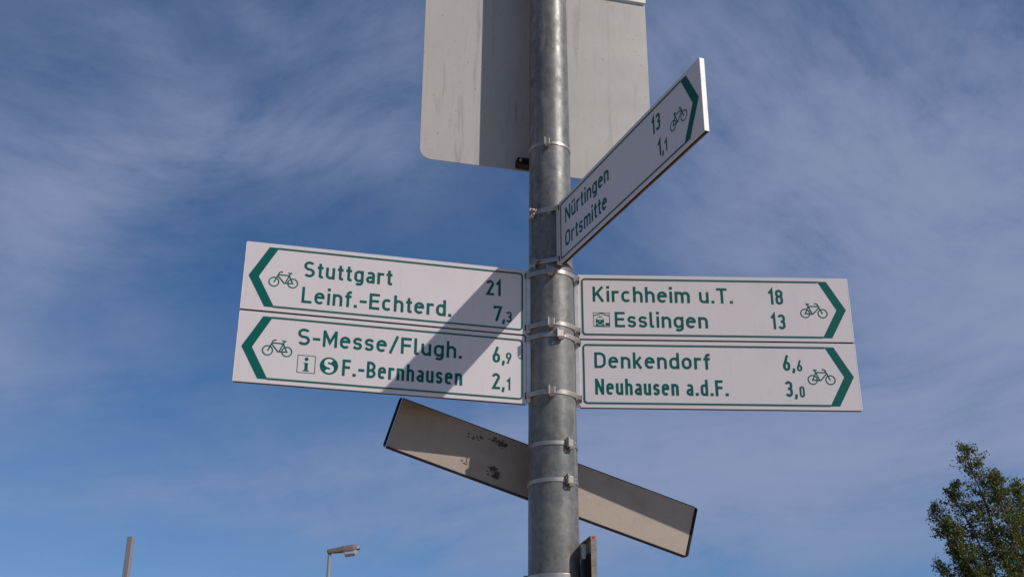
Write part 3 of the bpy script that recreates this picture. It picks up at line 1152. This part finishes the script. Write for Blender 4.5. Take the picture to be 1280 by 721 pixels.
RL = (LH, .0775, .0118)
RR = (RH, .0790, .0118)
RN = (NH, .0800, .0118)
DZ = -.001
BKH = (HB + pi / 2, .0735, .02)
clamp(1.824, [(HB + pi / 2, .0742, .02)], -97, 'topmost thin band, behind which the large grey plate is clamped', .0105)
clamp(1.594, [RN], -139, 'band at the top of the rail of the board reading Nürtingen', .0135, .75)
clamp(1.428, [RN], -131, 'band at the bottom of the rail of the board reading Nürtingen', .0135, .75)
clamp(1.395, [RL, RR], -93, 'highest of the four wide bands between the left and right boards', .0135, 1.1)
clamp(1.233, [RL, RR], -92, 'second wide band, just above the gap between the paired boards', .0135, 1.15)
clamp(1.199, [RL, RR], -72, 'third wide band, just below the gap, its buckle further right', .0135, 1.15)
clamp(1.029, [RL, RR], -92, 'lowest of the four wide bands between the left and right boards', .0135, 1.15)
clamp(.883, [], -52, 'narrow band just above the drooping board, buckle on the right', .0110, 1.1)
clamp(.781, [], -54, 'narrow band just below the drooping board, buckle on the right', .0110, 1.15)
clamp(.527, [(radians(10.3), .066, .010)], -190, 'lowest band, at the bottom edge of the photograph beside the small plate', .0135)

# ------------------------------------------------------------------ street lamp in the distance
t = empty('street_lamp', (-3.245, 21.0, 0), 0)
tag(t, 'slim street lamp with a brown flat head pointing right', 'street lamp')
bm = bmesh.new()
cyl(bm, (0, 0, 0), (0, 0, 5.60), .062, .030, 20)
from_bm('pole', bm, [M_POSTM], t, smooth=True)
rotl = radians(6)


def lamp_pts(sx, sz):
    return (sx * cos(rotl) - sz * sin(rotl), sx * sin(rotl) + sz * cos(rotl))


bm = bmesh.new()
secs = [(-.045, .026, -.030, .022), (-.03, .040, -.036, .034), (.12, .060, -.040, .048), (.26, .085, -.040, .066), (.42, .090, -.036, .074), (.50, .070, -.028, .056), (.535, .045, -.012, .020)]
prev = None
for x, hw, zl, zh in secs:
    ring_ = []
    for (yy, zz) in ((-hw, zl), (-hw, zl * .2), (-hw * .75, zh * .75), (-hw * .3, zh), (hw * .3, zh), (hw * .75, zh * .75), (hw, zl * .2), (hw, zl)):
        px, pz = lamp_pts(x, zz)
        ring_.append(bm.verts.new((px, yy, pz)))
    if prev:
        for i in range(8):
            bm.faces.new((prev[i], prev[(i + 1) % 8], ring_[(i + 1) % 8], ring_[i]))
    else:
        bm.faces.new(ring_)
    prev = ring_
bm.faces.new(prev)
ho = from_bm('lamp_head', bm, [M_LAMP], t)
ho.location = (0, 0, 5.625)
bm = bmesh.new()
prev = None
for x, hw, zl in ((.235, .060, -.045), (.275, .072, -.130), (.45, .072, -.120), (.495, .055, -.040)):
    ring_ = []
    for (yy, zz) in ((-hw, -.032), (-hw * .95, zl * .75), (-hw * .5, zl), (hw * .5, zl), (hw * .95, zl * .75), (hw, -.032)):
        px, pz = lamp_pts(x, zz)
        ring_.append(bm.verts.new((px, yy, pz)))
    if prev:
        for i in range(6):
            bm.faces.new((prev[i], prev[(i + 1) % 6], ring_[(i + 1) % 6], ring_[i]))
    else:
        bm.faces.new(ring_)
    prev = ring_
bm.faces.new(prev)
lo = from_bm('lens', bm, [M_GLASS], ho)

# ------------------------------------------------------------------ bare post at the left
bm = bmesh.new()
prism(bm, rrect(-.029, .029, -.029, .029, .006, 3), 0, 4.035, 'z')
o = from_bm('steel_post', bm, [M_POSTM])
o.location = (-3.905, 12.0, 0)
o.rotation_euler = (0, 0, radians(-5))
tag(o, 'bare square steel post with a flat top at the lower left', 'post')

# ------------------------------------------------------------------ birch at the right
rnd = random.Random(11)
TX, TY, TH_ = 13.35, 30.0, 10.05
t = empty('birch_tree', (TX, TY, 0))
tag(t, 'leafy young birch tree with a thin pointed crown at the lower right', 'tree')
bmt = bmesh.new()
leaves_v, leaves_f = [], []


def limb(p0, p1, r0, r1, sides=5):
    cyl(bmt, p0, p1, r0, r1, sides, caps=False)


def leaf(p, size):
    a = Vector((rnd.gauss(0, 1), rnd.gauss(0, 1), rnd.gauss(0, 1) - .5)).normalized()
    b = a.orthogonal().normalized()
    b.rotate(Matrix.Rotation(rnd.uniform(0, 6.28), 3, a))
    i = len(leaves_v)
    w = size * rnd.uniform(.55, .8)
    n_ = a.cross(b) * size * .12
    leaves_v.extend([tuple(p), tuple(p + a * size * .5 + b * w * .5 + n_), tuple(p + a * size), tuple(p + a * size * .5 - b * w * .5 + n_)])
    leaves_f.append((i, i + 1, i + 2, i + 3))


def twig(p, dirv, length, dens, sz=.062):
    n_ = max(3, int(length / .10))
    q = Vector(p)
    dv = Vector(dirv).normalized()
    r = .004 + length * .004
    for i in range(n_):
        dv = (dv + Vector((rnd.gauss(0, .16), rnd.gauss(0, .16), rnd.gauss(0, .12) - .03))).normalized()
        q2 = q + dv * (length / n_)
        limb(q, q2, r * (1 - i / n_) + .002, r * (1 - (i + 1) / n_) + .002, 3)
        for _ in range(dens):
            s_ = rnd.random()
            pp = q.lerp(q2, s_) + Vector((rnd.gauss(0, .045), rnd.gauss(0, .045), rnd.gauss(0, .045)))
            leaf(pp, sz * rnd.uniform(.5, 1.35))
        q = q2


def leader(x, y, top, base, spread, n_br, dens, lean=(0, 0), ex=.85):
    """an upright stem with side branches that carry leafy twigs"""
    P0 = Vector((x - lean[0], y - lean[1], base))
    P1 = Vector((x, y, top))
    pts = [P0.lerp(P1, i / 8) + Vector((rnd.gauss(0, .05), rnd.gauss(0, .05), 0)) * (1 if 0 < i < 8 else 0) for i in range(9)]
    L_ = top - base
    for i in range(8):
        limb(pts[i], pts[i + 1], .012 * L_ * (1 - i / 8) + .006, .012 * L_ * (1 - (i + 1) / 8) + .006, 7)
    for i in range(n_br):
        f = (i + rnd.random()) / n_br
        f = .08 + .9 * f ** ex
        k = min(int(f * 8), 7)
        p = pts[k].lerp(pts[k + 1], f * 8 - k)
        ang = rnd.uniform(0, 2 * pi)
        ln = spread * (1 - f) ** .8 * rnd.uniform(.5, 1.1) + .08
        dv = Vector((cos(ang), sin(ang), rnd.uniform(.45, 1.1))).normalized()
        q = p
        m_ = max(2, int(ln / .28))
        for j in range(m_):
            dv = (dv + Vector((rnd.gauss(0, .10), rnd.gauss(0, .10), rnd.gauss(.02, .08)))).normalized()
            q2 = q + dv * ln / m_
            limb(q, q2, (.005 * ln + .004) * (1 - j / m_) + .003, (.005 * ln + .004) * (1 - (j + 1) / m_) + .003, 4)
            for _ in range(2):
                a2 = rnd.uniform(0, 2 * pi)
                tv = dv * .6 + Vector((cos(a2), sin(a2), rnd.uniform(-.4, .6)))
                twig(q.lerp(q2, rnd.random()), tv, rnd.uniform(.15, .42) * (1 if f < .9 else .5), dens)
            q = q2
        twig(q, dv, rnd.uniform(.15, .35) * (1 if f < .9 else .5), dens)
    twig(P1 - Vector((0, 0, .3)), (0.05, 0, 1), .35, dens)


limb((0, 0, 0), (0.0, 0, 3.0), .17, .13, 12)
leader(-1.40, .0, 10.30, 4.0, 1.5, 95, 6, (-1.3, 0), 1.35)
leader(-1.75, .2, 9.3, 4.0, 1.1, 60, 6, (-1.5, 0))
leader(-2.32, .3, 8.75, 4.2, .55, 36, 6, (-1.7, .2))
leader(-2.20, -.2, 8.2, 4.0, .85, 55, 6, (-1.6, .2))
leader(-1.95, .1, 7.5, 3.6, 1.1, 50, 6, (-1.2, .2))
leader(-2.42, .0, 7.15, 3.6, .8, 36, 6, (-1.2, .2))
leader(-2.2, .2, 6.7, 3.2, .9, 36, 6, (-1.0, .2))
leader(-.75, -.3, 9.45, 3.4, 1.6, 90, 6, (-.5, 0))
leader(.05, .3, 9.30, 3.0, 1.7, 85, 6, (.1, 0))
leader(.75, -.1, 9.1, 3.0, 1.6, 60, 5, (.5, 0))
leader(1.6, .0, 8.6, 3.2, 1.5, 45, 4, (1.0, 0))
from_bm('trunk', bmt, [M_BARK], t)
me = bpy.data.meshes.new('crown')
me.from_pydata(leaves_v, [], leaves_f)
me.update()
link('crown', me, [M_LEAF], t)
print('leaves', len(leaves_f))
